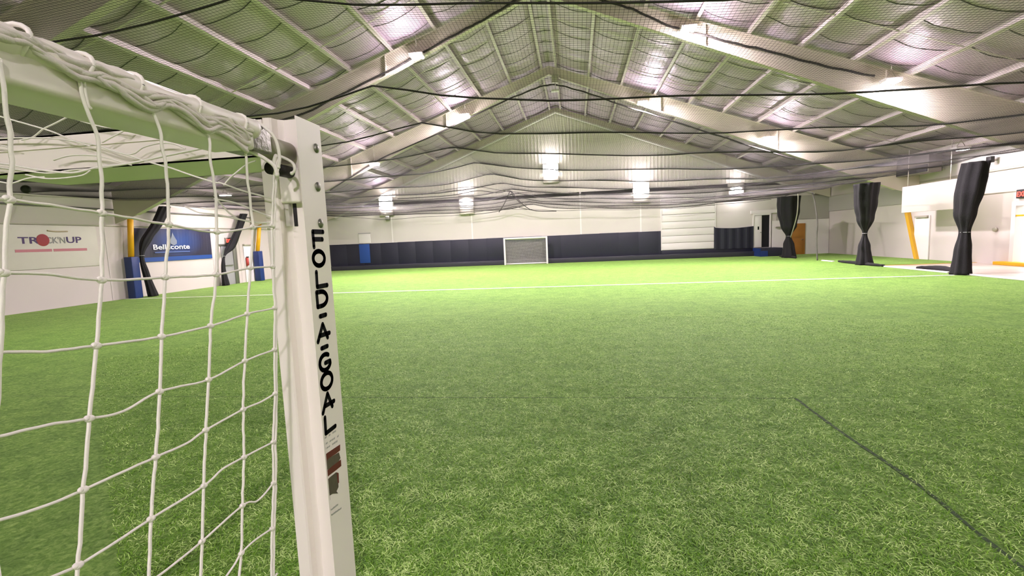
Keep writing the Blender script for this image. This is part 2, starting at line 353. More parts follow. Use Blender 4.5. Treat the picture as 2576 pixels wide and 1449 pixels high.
for i in range(len(edges)-1):
    xa, xb = edges[i], edges[i+1]; wdt = xb-xa
    if wdt < .15: continue
    ny = 320; nx = 9; vs = []; fs = []
    for j in range(ny+1):
        y = YB+(YF-YB)*j/ny
        ph = ((y+.35*noise.noise(Vector((xa*.7, y*.1, 3))))/1.25) % 1.0
        pil = abs(math.sin(math.pi*ph))**.55      # blanket seams pull up, field sags
        for k in range(nx+1):
            t = k/nx; x = xa+.006+(wdt-.012)*t; sg = math.sin(math.pi*t)**.7
            amp = .105+.06*noise.noise(Vector((xa, y*.35, 7)))
            zz = roofz(x)+.02-sg*amp*(.55+.45*pil)-.02*noise.noise(Vector((x*3, y*2.2, 0)))*sg
            zz += .03*(1-pil)*sg
            vs.append((x, y, zz))
    for j in range(ny):
        for k in range(nx):
            a = j*(nx+1)+k; fs.append((a, a+1, a+nx+2, a+nx+1))
    b = MB(); b.add(vs, fs, True); bl = b.build('insulation_blanket', M['foil'], ceiling)
    st_ = MB(); nn = 10; y = YB+.6+.5*random.random()
    while y < YF-.3 and wdt > .6:
        v4 = []
        for k in range(nn+1):
            t = k/nn; sg = math.sin(math.pi*t)**.7; x = xa+.01+(wdt-.02)*t
            yy = y+.10*math.sin(math.pi*t)+.05*noise.noise(Vector((x*2, y, 0))); jj = (yy-YB)/(YF-YB)*ny
            kk = t*nx; j0 = int(jj); k0 = min(nx-1, int(kk)); fz = lambda a, c: vs[a*(nx+1)+c][2]
            z = (fz(j0, k0)*(1-(kk-k0))+fz(j0, k0+1)*(kk-k0))*(1-(jj-j0))+(fz(j0+1, k0)*(1-(kk-k0))+fz(j0+1, k0+1)*(kk-k0))*(jj-j0)
            v4 += [(x, yy-.012, z-.012), (x, yy+.012, z-.012), (x, yy, z+.01)]
        fq = []
        for k in range(nn): a = 3*k; fq += [(a, a+3, a+4, a+1), (a+1, a+4, a+5, a+2), (a+2, a+5, a+3, a)]
        st_.add(v4, fq, True); y += 1.02+.3*random.random()
    if st_.v: st_.build('seam_fold', M['seamfold'], bl)
    if 1.2 < wdt < 1.7:
        b = MB()
        for yb in (2.2, 6.2, 10.0, 14.15, 18.7, 22.0, 26.5):      # bridging strips between purlins
            s = 1 if xa > RX-.1 else -1
            b.add([(xa, yb-.03, roofz(xa)-.16), (xb, yb-.03, roofz(xb)-.16), (xb, yb+.03, roofz(xb)-.16), (xa, yb+.03, roofz(xa)-.16),
                   (xa, yb-.03, roofz(xa)-.15), (xb, yb-.03, roofz(xb)-.15), (xb, yb+.03, roofz(xb)-.15), (xa, yb+.03, roofz(xa)-.15)],
                  [(0, 1, 2, 3), (7, 6, 5, 4), (0, 4, 5, 1), (2, 6, 7, 3), (0, 3, 7, 4), (1, 2, 6, 5)])
        b.build('bridging_strip', M['purlin'], ceiling)
def bot(x): return 9.52-.41*abs(x-RX)
for y in (-14.8, -7.05, .7, F0, F1, F2, YF-.2):
    b = MB(); endf = y > 30
    bo = (lambda x: 9.66-.385*abs(x-RX)) if endf else bot
    for s, xe in ((-1, XL+.05), (1, XR-.05)):
        kx = xe-s*1.0
        top = [(RX, RZ-.2), (xe, roofz(xe)-.2)]
        # web
        b.prism([(RX, RZ-.21), (xe, roofz(xe)-.21), (xe, bo(kx)-.3), (kx, bo(kx)), (RX, bo(RX))], 1, y-.012, y+.012)
        # flanges
        for (xa, za, xb_, zb) in ((RX, bo(RX), kx, bo(kx)), (RX, RZ-.21, xe, roofz(xe)-.21)):
            h = .1 if not endf else .08
            b.add([(xa, y-h, za-.012), (xb_, y-h, zb-.012), (xb_, y+h, zb-.012), (xa, y+h, za-.012), (xa, y-h, za+.012), (xb_, y-h, zb+.012), (xb_, y+h, zb+.012), (xa, y+h, za+.012)],
                  [(0, 3, 2, 1), (4, 5, 6, 7), (0, 1, 5, 4), (2, 3, 7, 6), (0, 4, 7, 3), (1, 2, 6, 5)])
        for k in range(1, 4):                 # stiffener plates at splices
            xs = RX+s*(5.2*k)
            if abs(xs-RX) < abs(kx-RX): b.box((xs-.012, y-.09, bo(xs)), (xs+.012, y+.09, roofz(xs)-.21))
    b.build('rafter_frame', M['frame'], ceiling)
wt = MB()
for s, xe in ((-1, XL+1), (1, XR-1)):
    za = 9.66; zb = 9.66-.385*abs(xe-RX)
    wt.add([(RX, YF-.36, za-.07), (xe, YF-.36, zb-.07), (xe, YF-.12, zb-.07), (RX, YF-.12, za-.07), (RX, YF-.36, za+.01), (xe, YF-.36, zb+.01), (xe, YF-.12, zb+.01), (RX, YF-.12, za+.01)],
           [(0, 3, 2, 1), (4, 5, 6, 7), (0, 1, 5, 4), (2, 3, 7, 6), (0, 4, 7, 3), (1, 2, 6, 5)])
wt.build('lit_flange', M['white'], wall_far)  # white strip laid over the lower flange, its lit look put into colour
# base kerb
t1 = MB(); t1.box((XL+.4, YF-.35, 0), (11.1, YF-.02, .30), .02); struct(t1.build('baseboard_far', mat('kerb_black', srgb(44, 44, 52), .45)))
# ---------------------------------------------------------------- far wall objects
def tsimple(mb, name, m, label, cat, group=None): return tag(mb.build(name, m), label, cat, group)
pads = MB(); xs = [-17.15+1.25*k for k in range(19)]
for a in xs:
    b_ = min(a+1.25, 5.53)
    if a < 5.5: pads.box((a, YF-.06, .3), (b_, YF-.001, 1.81+.008*math.sin(a)), .004)
tsimple(pads, 'wall_padding', M['black'], 'long run of dark navy-black wall padding low on the far wall behind the small goal', 'wall padding')
rp = MB(); rp.box((5.53, YF-.06, .29), (11.1, YF-.001, .54), .01)
n = 24; vs = []; fs = []
for i in range(n+1):
    x = 8.75+(11.1-8.75)*i/n; top = 1.86-.07*math.sin(math.pi*i/n)+(.06 if i == 0 else 0)
    for z in (.5, top): vs += [(x, YF-.12-.02*math.sin(i*1.3), z), (x, YF-.01, z)]
for i in range(n):
    a = 4*i; fs += [(a, a+4, a+6, a+2), (a+2, a+6, a+7, a+3), (a+1, a+3, a+7, a+5), (a, a+1, a+5, a+4)]
fs += [(0, 2, 3, 1), (4*n, 4*n+1, 4*n+3, 4*n+2)]
rp.add(vs, fs)
tsimple(rp, 'wall_padding', M['black'], 'black draped wall padding between the white roller door and the blue steps', 'wall padding')
bp = MB(); a = P((903, 615), 1, YF-.08); c = P((936, 661), 1, YF-.08); bp.box((a.x, YF-.115, c.z), (c.x-.1, YF-.075, a.z), .01)
tsimple(bp, 'blue_pad', M['blue'], 'single bright blue pad panel on the left part of the dark padding', 'pad')
wp = MB(); wp.box((a.x, YF-.04, 1.84), (a.x+.85, YF-.001, 2.52), .005)
wpo = tsimple(wp, 'wall_panel', M['white'], 'pale square panel with dark top edge above the blue pad', 'panel')
MB().box((a.x-.01, YF-.06, 2.5), (a.x+.87, YF-.001, 2.55)).build('top_edge', M['grey'], wpo)
# roller door
gd = thing('door_1', (7.2, YF-.05, .56), 'white sectional roller door in the far wall', 'door'); gd['kind'] = 'structure'
for k in range(8):
    z0 = .56+k*.45; MB().box((5.56, YF-.07, z0+.012), (8.80, YF-.001, z0+.44), .008).build('door_panel', M['white'], gd)
MB().box((5.5, YF-.09, .56), (5.56, YF-.001, 4.2)).build('door_track', M['white'], gd)
MB().box((8.80, YF-.09, .56), (8.86, YF-.001, 4.2)).build('door_track', M['white'], gd)
# door with steps
d2 = thing('door_2', (11.6, YF, .5), 'narrow white door standing open onto a dark gap above the steps', 'door'); d2['kind'] = 'structure'
MB().box((11.08, YF-.08, .5), (11.16, YF, 2.62)).box((12.06, YF-.08, .5), (12.14, YF, 2.62)).box((11.16, YF-.08, 2.52), (12.06, YF, 2.62)).build('door_frame', M['white'], d2)
lf = MB().box((11.16, YF-.06, .52), (11.60, YF-.01, 2.50), .005).build('door_leaf', M['white'], d2)
MB().box((11.36, YF-.075, 1.62), (11.44, YF-.06, 1.82)).build('door_sign', M['ink'], lf)
MB().tube([(11.54, YF-.06, 1.45), (11.54, YF-.12, 1.45)], .025).build('door_knob', M['steel'], lf)
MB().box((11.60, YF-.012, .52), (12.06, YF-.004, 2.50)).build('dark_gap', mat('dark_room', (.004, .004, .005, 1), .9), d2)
hd = MB().box((10.95, YF-.09, 2.62), (12.6, YF-.001, 2.82)); hd.build('door_header', M['white'], d2)
st = thing('entry_steps', (12, 30.6, 0), 'dark blue and black carpeted steps beneath the narrow open door', 'steps')
MB().box((11.1, 30.4, 0), (12.35, YF-.12, .5), .01).build('platform', M['black'], st)
MB().box((12.35, 30.4, 0), (12.66, YF-.12, .34), .01).build('step', M['black'], st)
MB().box((12.66, 30.4, 0), (12.97, YF-.12, .17), .01).build('step', M['black'], st)
MB().box((11.06, 30.37, 0), (11.1, YF-.12, .49)).box((11.06, 30.36, 0), (11.5, 30.4, .34)).build('blue_side', M['navy'], st)
# white partition right of it with an orange door
pr = MB().box((12.2, YF-.10, 0), (XR-.02, YF-.05, 2.13)); pr.build('lower_panel', M['white'], wall_far)
a = P((1990, 563), 1, YF-.12); c = P((2024, 641), 1, YF-.12)
d3 = thing('door_3', ((a.x+c.x)/2, YF-.12, 0), 'orange-brown wooden door behind the farthest gathered net', 'door'); d3['kind'] = 'structure'
MB().box((a.x-.06, YF-.15, 0), (c.x, YF-.10, 1.9), .006).build('door_leaf', M['wood'], d3)
MB().box((a.x+.1, YF-.165, 1.05), (c.x-.15, YF-.15, 1.75), .004).build('door_inset', M['wood'], d3)
MB().box((a.x+.1, YF-.165, .15), (c.x-.15, YF-.15, .85), .004).build('door_inset', M['wood'], d3)
MB().tube([(c.x-.14, YF-.15, .93), (c.x-.14, YF-.2, .93), (c.x-.24, YF-.2, .9)], .018).build('door_handle', M['steel'], d3)
sh = MB().box((12.35, YF-.3, 1.72), (12.95, YF-.1, 1.77)); tsimple(sh, 'wall_shelf', M['galv'], 'small grey shelf on the white wall right of the open door', 'shelf')
# white strip paints the end frame's lower flange as lit; small ridge camera box
rb_ = thing('ridge_box', (RX+.25, F2-.35, 9.1), 'small boxed fitting hanging from the ridge under the farther rafter', 'fitting')
MB().box((RX+.13, F2-.45, 9.0), (RX+.45, F2-.25, 9.35), .01).build('body', M['galv'], rb_)
MB().box((RX+.1, F2-.47, 8.6), (RX+.48, F2-.23, 8.68), .01).build('tray', M['white'], rb_)
MB().tube([(RX+.29, F2-.35, 8.65), (RX+.29, F2-.35, 9.6)], .02).build('rod', M['galv'], rb_)
# ---------------------------------------------------------------- lamps
def light(name, loc, watts, size, rot, parent, colr=(1, .85, .97), spread=math.pi):
    l = bpy.data.lights.new(name, 'AREA'); l.shape = 'DISK'; l.size = size; l.energy = watts; l.color = colr; l.spread = spread
    o = bpy.data.objects.new(name, l); COL.objects.link(o); o.rotation_euler = rot
    if parent: o.parent = parent; o.location = Vector(loc)-parent.location
    else: o.location = loc
    return o
def highbay(x, y, z, w, label, lit=True):
    y = y-.35 if y in (F0, F1, F2, -7.05) else y
    t = thing('high_bay_lamp', (x, y, z), label, 'ceiling lamp', 'high bay lamps under the roof')
    b = MB(); b.box((x-.24, y-.16, z), (x+.24, y+.16, z+.10), .02); b.build('housing', M['white'], t)
    for k in range(3): 
        MB().box((x-.2+.15*k, y-.15, z-.03), (x-.1+.15*k, y+.15, z), .008).build('lens', M['lens'], t)
    top = roofz(x)-.2
    MB().tube([(x-.15, y, z+.09), (x, y, min(z+.35, top)), (x+.15, y, z+.09)], .012).tube([(x, y, min(z+.35, top)), (x, y, top)], .012).build('hanger', M['galv'], t)
    light('lamp_light', (x, y, z-.05), w, .45, (0, 0, 0), t)
    p = bpy.data.lights.new('ceiling_fill', 'POINT'); p.energy = w*.13; p.shadow_soft_size = .15; p.color = (1, .85, .94)  # point light added below the housing to brighten the ceiling
    po = bpy.data.objects.new('added_spill', p); COL.objects.link(po); po.parent = t; po.location = (0, -.25, -.22)
    return t
for a in HIGHBAY: highbay(*a)
for k, (x, y, z, w) in enumerate(NEARFILL):
    highbay(x, y, z, w, ['high bay lamp over the near part of the turf, left of the ridge', 'high bay lamp over the near part of the turf, right of the ridge', 'added unseen fill lamp behind the viewer, left of the ridge', 'added unseen fill lamp behind the viewer, right of the ridge', 'added unseen fill lamp behind the viewer, low on the right slope', 'added unseen fill lamp over the near right part of the turf'][k])
WL = [((1385, 430), .52, 350, 'square wall lamp shining high in the middle of the far gable wall'),
      ((1613, 478), .52, 350, 'square wall lamp glowing on the far wall above the pads, right of the middle'),
      ((1172, 507), .5, 140, 'square wall lamp with a round glowing lens on the far wall, left of the middle'),
      ((970, 515), .5, 260, 'bright wall lamp at the far left of the gable wall beside the goal post'),
      ((1853, 478), .45, 90, 'dim wall lamp at the right end of the far wall above the black drape')]
for px, s, w, lab in WL:
    q = P(px, 1, YF-.3); x, z = q.x, q.z
    t = thing('wall_lamp', (x, YF-.3, z), lab, 'wall lamp', 'square lamps on the far wall')
    big = w > 200
    if big:
        MB().box((x-s, YF-.26, z-.1), (x+s, YF-.02, z+.5), .02).build('housing', M['white'], t)
        MB().box((x-s*.92, YF-.30, z-.25), (x+s*.92, YF-.26, z+.42), .02).build('lens', M['walllens'], t)
        MB().box((x-s, YF-.30, z-.75), (x+s, YF-.02, z-.3), .03).build('guard', M['galv'], t)
    else:
        MB().box((x-s, YF-.24, z-.35), (x+s, YF-.02, z+.45), .02).build('housing', M['wall_warm'], t)
        MB().ball((x, YF-.26, z), .27, (1, .35, .8), 16, 10).build('lens', M['walllens'], t)
        if px[0] < 1500: MB().box((x-s, YF-.26, z-.85), (x+s, YF-.02, z-.4), .03).build('guard', M['galv'], t)
    light('added_spill', (x, YF-.4, z+.55), w*.25, .5, (math.radians(150), 0, 0), t, (1, .90, .99))  # extra upward light added to brighten wall and roof around the lamp
    light('lamp_light', (x, YF-.36, z), w, .6, (math.radians(60), 0, 0), t, (1, .90, .99))
for px in ((975, 548), (2030, 0),):
    if px[1] == 0: continue
    q = P(px, 1, YF-.25); t = thing('speaker', (q.x, YF-.25, q.z), 'small dark fixture on the far wall under the leftmost wall lamp', 'fixture')
    MB().box((q.x-.14, YF-.3, q.z-.15), (q.x+.14, YF-.1, q.z+.12), .03).build('body', M['steel'], t)
    MB().tube([(q.x, YF-.1, q.z), (q.x, YF-.02, q.z+.05)], .03).build('bracket', M['steel'], t)
# ---------------------------------------------------------------- far goal
fg = thing('soccer_goal', (-3.2, 31.0, 0), 'small white-framed goal with a grey net standing against the far padding', 'goal')
gx0 = P((1271, 660), 1, 30.95).x; gx1 = P((1377, 660), 1, 30.95).x; gz = 1.78; gy = 30.95
for gx in (gx0, gx1):
    MB().box((gx-.055, gy-.055, 0), (gx+.055, gy+.055, gz), .015).build('post', M['white'], fg)
    MB().tube([(gx, gy, .03), (gx, YF-.12, .03)], .03).build('ground_bar', M['white'], fg)
    MB().tube([(gx, gy, gz-.05), (gx, gy+.18, gz-.05), (gx, YF-.4, .9), (gx, YF-.38, .03)], .025).build('side_bar', M['white'], fg)
MB().box((gx0-.055, gy-.05, gz-.1), (gx1+.055, gy+.05, gz), .015).build('crossbar', M['white'], fg)
MB().box((gx0, YF-.45, .02), (gx1, YF-.38, .09), .01).build('back_bar', M['white'], fg)
nb = MB()
def gnet(x, t):   # t 0 top .. 1 bottom
    p = [(gy+.06, gz-.06), (gy+.2, gz-.12), (YF-.42, .9), (YF-.42, .07)]
    u = t*3; i = min(2, int(u)); u -= i; return Vector((x, p[i][0]*(1-u)+p[i+1][0]*u+.0, p[i][1]*(1-u)+p[i+1][1]*u))
k = 0
while gx0+.04*k < gx1: x = gx0+.04*k; nb.tube([gnet(x, t/6) for t in range(7)], .0032, 3, False); k += 1
for j in range(46):
    nb.tube([gnet(gx0+(gx1-gx0)*u/8, j/45)+Vector((0, 0, -.04*math.sin(math.pi*u/8)*(1-j/45))) for u in range(9)], .0032, 3, False)
nb.build('net', M['cord'], fg)
# ---------------------------------------------------------------- left wall
def wallbox(y0, y1, z0, z1, t=.03, bev=.004): return MB().box((XL, y0, z0), (XL+t, y1, z1), bev)
sb = thing('sign_board', (XL, 14, 2.1), 'pale grey sponsor board with dark lettering and a red ball on the left wall', 'sign')
sa = P((30, 566), 0, XL+.05); sbb = P((235, 655), 0, XL+.05)
wallbox(sa.y-.5, sbb.y+.25, 1.36, 2.80, .03).build('board', M['banner_grey'], sb)
UX = (0, 1, 0); UZ = (0, 0, 1)
def ontext(s, px0, px1, ybase, size, m, name='lettering', X=XL+.035, par=sb):
    a = P((px0, ybase), 0, X); b = P((px1, ybase), 0, X)
    # written on a wall that faces +x: reading direction runs along +y here
    return text(s, name, size, m, par, (X, a.y, a.z), UX, UZ, .004, b.y-a.y)
ontext('TR', 46, 100, 613, .30, M['ink_navy'])
ontext('CK\'N', 117, 165, 612, .29, M['ink_grey'])
ontext('UP', 168, 206, 611, .30, M['ink_navy'])
q = P((108, 604), 0, XL+.035); MB().ball((XL+.034, q.y, q.z), .2, (.06, 1, 1), 24, 12).build('red_ball', M['ink_red'], sb)
a = P((38, 633), 0, XL+.033); b_ = P((133, 633), 0, XL+.033); c = P((219, 628), 0, XL+.033)
for (y0, y1) in ((a.y, b_.y-.02), (b_.y+.03, c.y)):
    MB().box((XL+.03, y0, a.z-.03), (XL+.036, y1, a.z+.06)).build('underline', M['ink_pink'], sb)
a = P((118, 580), 0, XL+.033); c = P((170, 582), 0, XL+.033)
MB().tube(smooth_path([(XL+.033, a.y, a.z), (XL+.033, a.y*.6+c.y*.4, a.z-.03), (XL+.033, c.y, c.z)], 5), .022).build('swoosh', M['ink_tan'], sb)
bn = thing('banner', (XL, 18.9, 2.1), 'dark blue banner with white lettering and a drop emblem beside the nearer yellow pole', 'banner')
b = MB(); vs = []; fs = []; n = 30
for i in range(n+1):
    y = 16.85+(20.93-16.85)*i/n
    for z in (1.55, 2.76): vs.append((XL+.035+.012*math.sin(i*1.1)*(z-1.5), y, z)); vs.append((XL+.005, y, z))
for i in range(n):
    k = 4*i; fs += [(k, k+4, k+6, k+2), (k+2, k+6, k+7, k+3), (k+1, k+5, k+4, k), (k+1, k+3, k+7, k+5)]
fs += [(0, 2, 3, 1), (4*n, 4*n+1, 4*n+3, 4*n+2)]
b.add(vs, fs); b.build('cloth', M['banner'], bn)
MB().box((XL+.0, 16.85, 1.38), (XL+.04, 20.93, 1.56)).build('blue_border', M['blue'], bn)
ontext('Bellaconte', 386, 478, 628, .30, M['bannertext'], X=XL+.065, par=bn)
q = P((436, 603), 0, XL+.06)
MB().prism([(q.y-.15, q.z-.18), (q.y, q.z-.25), (q.y+.16, q.z-.18), (q.y+.18, q.z-.04), (q.y+.08, q.z+.12), (q.y-.02, q.z+.32), (q.y-.1, q.z+.10), (q.y-.18, q.z-.05)], 0, XL+.055, XL+.062).build('drop_emblem', M['drop'], bn)
a = P((390, 637), 0, XL+.06); c = P((478, 633), 0, XL+.06); MB().box((XL+.055, a.y, a.z), (XL+.062, c.y, a.z+.05)).build('small_print', mat('faint_blue', srgb(70, 90, 140), .6), bn)
# wall rails, panel seams
MB().box((XL, YB, 2.82), (XL+.05, YF, 2.86)).build('wall_rail', M['galv'], wall_left)
cr = MB().box((XL, YB, 3.42), (XL+.06, YF, 3.47)); cr.build('wall_conduit', mat('conduit_dark', srgb(96, 92, 88), .6), wall_left)
for y in (15.75, 21.0, 22.9, 26): MB().box((XL, y, 0), (XL+.012, y+.03, 3.4)).build('panel_joint', M['wall_warm'], wall_left)
def pole(y, label, lean):
    x = XL+.28; t = thing('padded_pole', (x, y, 0), label, 'pole', 'yellow poles with blue pads on the left wall')
    b = MB(); b.tube([(x, y, 1.6), (x, y+lean, 3.42)], .10, 16); b.build('pole', M['yellow'], t)
    b = MB(); b.box((x-.17, y-.17, 0), (x+.17, y+.17, 1.62), .03); b.build('pad', M['navy'], t)
pole(16.45, 'yellow pole with a blue pad beside the blue banner', .2)
pole(23.95, 'far yellow pole with a blue pad seen just left of the white goal post', .45)
# exit sign & doors left
def exitsign(c, axis, label, s=1):
    t = thing('exit_sign', c, label, 'exit sign'); x, y, z = c; f = 1 if axis > 0 else -1
    MB().box((x, y-.24*s, z-.15*s), (x+f*.07, y+.24*s, z+.15*s), .01).build('casing', M['steel'] if f > 0 else M['dark'], t)
    text('EXIT', 'lettering', .24*s, M['redlight'], t, (x+f*.075, y-f*.2*s, z-.09*s), (0, f, 0), (0, 0, 1), .006, .4*s)
    return t
exitsign((XL+.01, P((573, 605), 0, XL).y, 2.22), 1, 'red lit exit sign over the grey door on the left wall')
y0 = P((562, 700), 0, XL).y; y1 = P((598, 700), 0, XL).y
d = thing('door_4', (XL, (y0+y1)/2, 0), 'grey metal door under the exit sign on the left wall', 'door'); d['kind'] = 'structure'
MB().box((XL, y0, 0), (XL+.06, y1-.25, 1.95), .005).build('door_leaf', M['grey'], d)
MB().box((XL, y1-.25, 0), (XL+.10, y1, 1.98), .005).box((XL, y0-.08, 1.98), (XL+.1, y1, 2.05)).build('door_frame', M['steel'], d)
MB().box((XL+.06, y0+.1, .95), (XL+.11, y1-.35, 1.0)).build('push_bar', M['steel'], d)
y0 = P((618, 700), 0, XL).y; y1 = P((645, 700), 0, XL).y
d = thing('door_5', (XL, (y0+y1)/2, 0), 'white door between the grey door and the far yellow pole', 'door'); d['kind'] = 'structure'
MB().box((XL, y0, 0), (XL+.05, y1, 1.95), .005).build('door_leaf', M['white'], d)
MB().box((XL, y0, 1.95), (XL+.12, y1-.1, 2.02)).build('door_closer', M['galv'], d)
q = P((622, 665), 0, XL+.1)
fe = thing('extinguisher', (XL+.1, q.y, 1.0), 'small dull red extinguisher hanging on the left wall left of the far pole', 'fire extinguisher')
MB().tube([(XL+.13, q.y, .85), (XL+.13, q.y, 1.25)], [.07, .07]).ball((XL+.13, q.y, 1.25), .07).build('cylinder', M['fluor'], fe)
MB().box((XL+.1, q.y-.03, 1.3), (XL+.2, q.y+.05, 1.36)).build('valve', M['dark'], fe)
# ---------------------------------------------------------------- gathered nets
def gathered(name, path, widths, m, label, group, tie, cat='net curtain', thin=.5, ring=True):
    """bundle of netting: path points (top to bottom), widths, deep folds"""
    base = path[-1]; t = thing(name, (base[0], base[1], 0), label, cat, group)
    b = MB(); P_ = smooth_path(path, 8); n = len(P_); m_ = 28; vs = []; fs = []
    W_ = []
    for i in range(n):
        u = i/(n-1)*(len(widths)-1); k = min(len(widths)-2, int(u)); u -= k; u = u*u*(3-2*u); W_.append(widths[k]*(1-u)+widths[k+1]*u)
    for i, p in enumerate(P_):
        for j in range(m_):
            q = 2*math.pi*j/m_; fold = 1+.16*math.cos(7*q+.5*math.sin(i*.3))+.06*noise.noise(Vector((j*.9, i*.35, base[1])))
            r = W_[i]/2*fold
            vs.append((p.x+r*thin*math.cos(q), p.y+r*math.sin(q), p.z) if name != 'x' else p)
    for i in range(n-1):
        for j in range(m_): fs.append((i*m_+j, i*m_+(j+1) % m_, (i+1)*m_+(j+1) % m_, (i+1)*m_+j))
    fs.append(tuple(range(m_))); fs.append(tuple((n-1)*m_+j for j in range(m_)))
    b.add(vs, fs, True); b.build('netting', m, t)
    tp = Vector(tie[0]); MB().tube([tp+Vector((tie[1]*.7*math.cos(a), tie[1]*math.sin(a), 0)) for a in [k*math.pi/6 for k in range(13)]], .012, 6, False).build('tie', M['grey'], t)
    return t
XC = XT; GN = []
g = 'black nets gathered along the turf edge'
# seen across the view, so the wide direction is mostly along y and x alike
GN.append(gathered('gathered_net', [(XC, 28.45, 3.38), (XC, 28.5, 2.6), (XC-.02, 28.4, 1.8), (XC-.03, 28.4, 1.2), (XC, 28.4, .7), (XC, 28.35, .01)], [1.15, 1.1, .8, .26, .55, .75], M['blackmesh'],
         'farthest gathered black net, tied at its waist before the wooden door', g, ((XC-.03, 28.4, 1.2), .16), thin=.9))
GN.append(gathered('gathered_net', [(XC, 21.35, 3.32), (XC, 21.4, 2.6), (XC, 21.4, 1.9), (XC, 21.4, 1.3), (XC, 21.4, .7), (XC, 21.35, .01)], [.86, .78, .6, .16, .42, .62], M['blackmesh'],
         'middle gathered black net on the right pinched at half height', g, ((XC, 21.4, 1.3), .12), thin=.9))
GN.append(gathered('gathered_net', [(XC+.25, 16.4, 3.40), (XC+.1, 16.35, 2.6), (XC, 16.35, 1.9), (XC, 16.33, 1.3), (XC-.03, 16.33, .7), (XC-.08, 16.3, .01)], [.62, .66, .52, .27, .40, .52], M['blackmesh'],
         'nearest, largest gathered black net on the right, where the white line ends', g, ((XC, 16.33, 1.3), .15), thin=.9))
g = 'black nets tied back on the left wall'
gathered('gathered_net', [(XL+.45, 18.1, 3.66), (XL+.45, 17.6, 2.9), (XL+.45, 17.05, 2.3), (XL+.45, 16.75, 1.65), (XL+.5, 16.8, .9), (XL+.55, 16.95, .01)], [.46, .46, .42, .16, .26, .40], M['blackmesh'],
         'black net slanting across the blue banner and tied to the nearer yellow pole', g, ((XL+.45, 16.75, 1.65), .1), thin=.6)
gathered('gathered_net', [(XL+.3, 23.1, 3.6), (XL+.3, 22.6, 2.8), (XL+.3, 21.9, 1.9), (XL+.3, 21.4, 1.45), (XL+.3, 21.25, .9), (XL+.3, 21.3, .01)], [.42, .4, .5, .12, .22, .40], M['blackmesh'],
         'black net slanting in front of the exit sign and grey door on the left wall', g, ((XL+.3, 21.4, 1.45), .08), thin=.6)
def heap(pts, r, label):
    pts = smooth_path(pts, 6); n = len(pts)
    b = MB(); b.tube([Vector((p.x, p.y, r*.55)) for p in pts], [r*(.45+.5*math.sin(math.pi*min(1, i/(n-1)))+.15*noise.noise(Vector((i*.7, r, 0)))) for i in range(n)], 8)
    return b.build('hem', M['blackmesh'], label)
heap([(XC-.1, 27.3, 0), (XC, 28.0, 0), (XC-.05, 28.8, 0), (XC, 29.6, 0)], .09, GN[0])
heap([(XC, 20.1, 0), (XC-.05, 20.9, 0), (XC, 21.8, 0), (XC, 22.6, 0), (XC+.05, 23.4, 0)], .09, GN[1])
heap([(XC+.05, 16.5, 0), (XC+.25, 17.2, 0), (XC+.3, 17.9, 0), (XC+.05, 18.4, 0)], .12, GN[2])
rp = MB(); rp.tube(smooth_path([P((2044, 486), 0, XC), P((2050, 510), 0, XC), P((2056, 560), 0, XC), P((2054, 600), 0, XC), P((2056, 656), 0, XC)], 5), .035, 8)
tsimple(rp, 'net_rope', mat('grey_rope', srgb(90, 88, 80), .9), 'dull grey netting rope hanging straight right of the wooden door', 'rope')
rp = MB(); rp.tube(smooth_path([P((2008, 484), 0, XC), P((2005, 540), 0, XC), P((1989, 597), 0, XC)], 5), .028, 8)
tsimple(rp, 'net_rope', M['galv'], 'pale strap hanging right beside the farthest gathered net', 'rope')
# edge boards
for (y0, y1, lab) in ((23.75, 24.75, 'far piece of thin white edging board on the turf beyond the middle net'), (16.85, 20.05, 'white edging board between the turf and the concrete, beside the nearest gathered net'), (5.0, 16.0, 'white edging board running on towards the right border of the view')):
    eb = MB(); eb.box((XC-.05, y0, 0), (XC+.05, y1, .05), .008); tsimple(eb, 'edging_board', M['white'], lab, 'edging board', 'white edging boards along the turf')
# ---------------------------------------------------------------- right wall
MB().box((XR-.05, YB, 3.42), (XR, YF, 3.48)).build('wall_conduit', M['galv'], wall_right)
MB().box((XR-.02, YB, 2.60), (XR, 22, 2.63)).build('wall_rail', M['galv'], wall_right)
MB().box((XR-.035, 25.0, 2.55), (XR, YF, 3.42)).build('upper_band', M['wall_grey'], wall_right)
MB().box((XR-.02, 8, 3.5), (XR, 25, 4.28)).build('upper_panel', M['white'], wall_right)
col = MB(); a0 = P((2281, 530), 0, XR-.1); a1 = P((2306, 650), 0, XR-.1)
col.add([(XR-.16, a0.y-.10, a0.z), (XR-.16, a0.y+.10, a0.z), (XR-.16, a1.y+.10, .0), (XR-.16, a1.y-.10, .0), (XR-.01, a0.y-.10, a0.z), (XR-.01, a0.y+.10, a0.z), (XR-.01, a1.y+.10, .0), (XR-.01, a1.y-.10, .0)],
        [(0, 1, 2, 3), (7, 6, 5, 4), (0, 4, 5, 1), (1, 5, 6, 2), (2, 6, 7, 3), (3, 7, 4, 0)])
tsimple(col, 'slanted_post', M['ochre'], 'slanting ochre-yellow post against the right wall beneath the pale panel', 'post')
hx_ = 14.2; hp = MB(); a = P((2270, 468), 0, hx_); c = P((2400, 526), 0, hx_)
hp.box((hx_, c.y, c.z), (hx_+.06, a.y, a.z-.05), .01)
for yy in (c.y+.3, a.y-.3): hp.tube([(hx_+.03, yy, a.z-.06), (hx_+.03, yy, roofz(hx_)+.03)], .012)
tsimple(hp, 'notice_board', M['wall'], 'large pale board hung high on the right wall above the slanting yellow post', 'board')
d6 = thing('door_6', (XR, 23.7, 0), 'white door in the right wall beside the slanting yellow post', 'door'); d6['kind'] = 'structure'
y0 = P((2298, 600), 0, XR).y; y1 = P((2340, 600), 0, XR).y
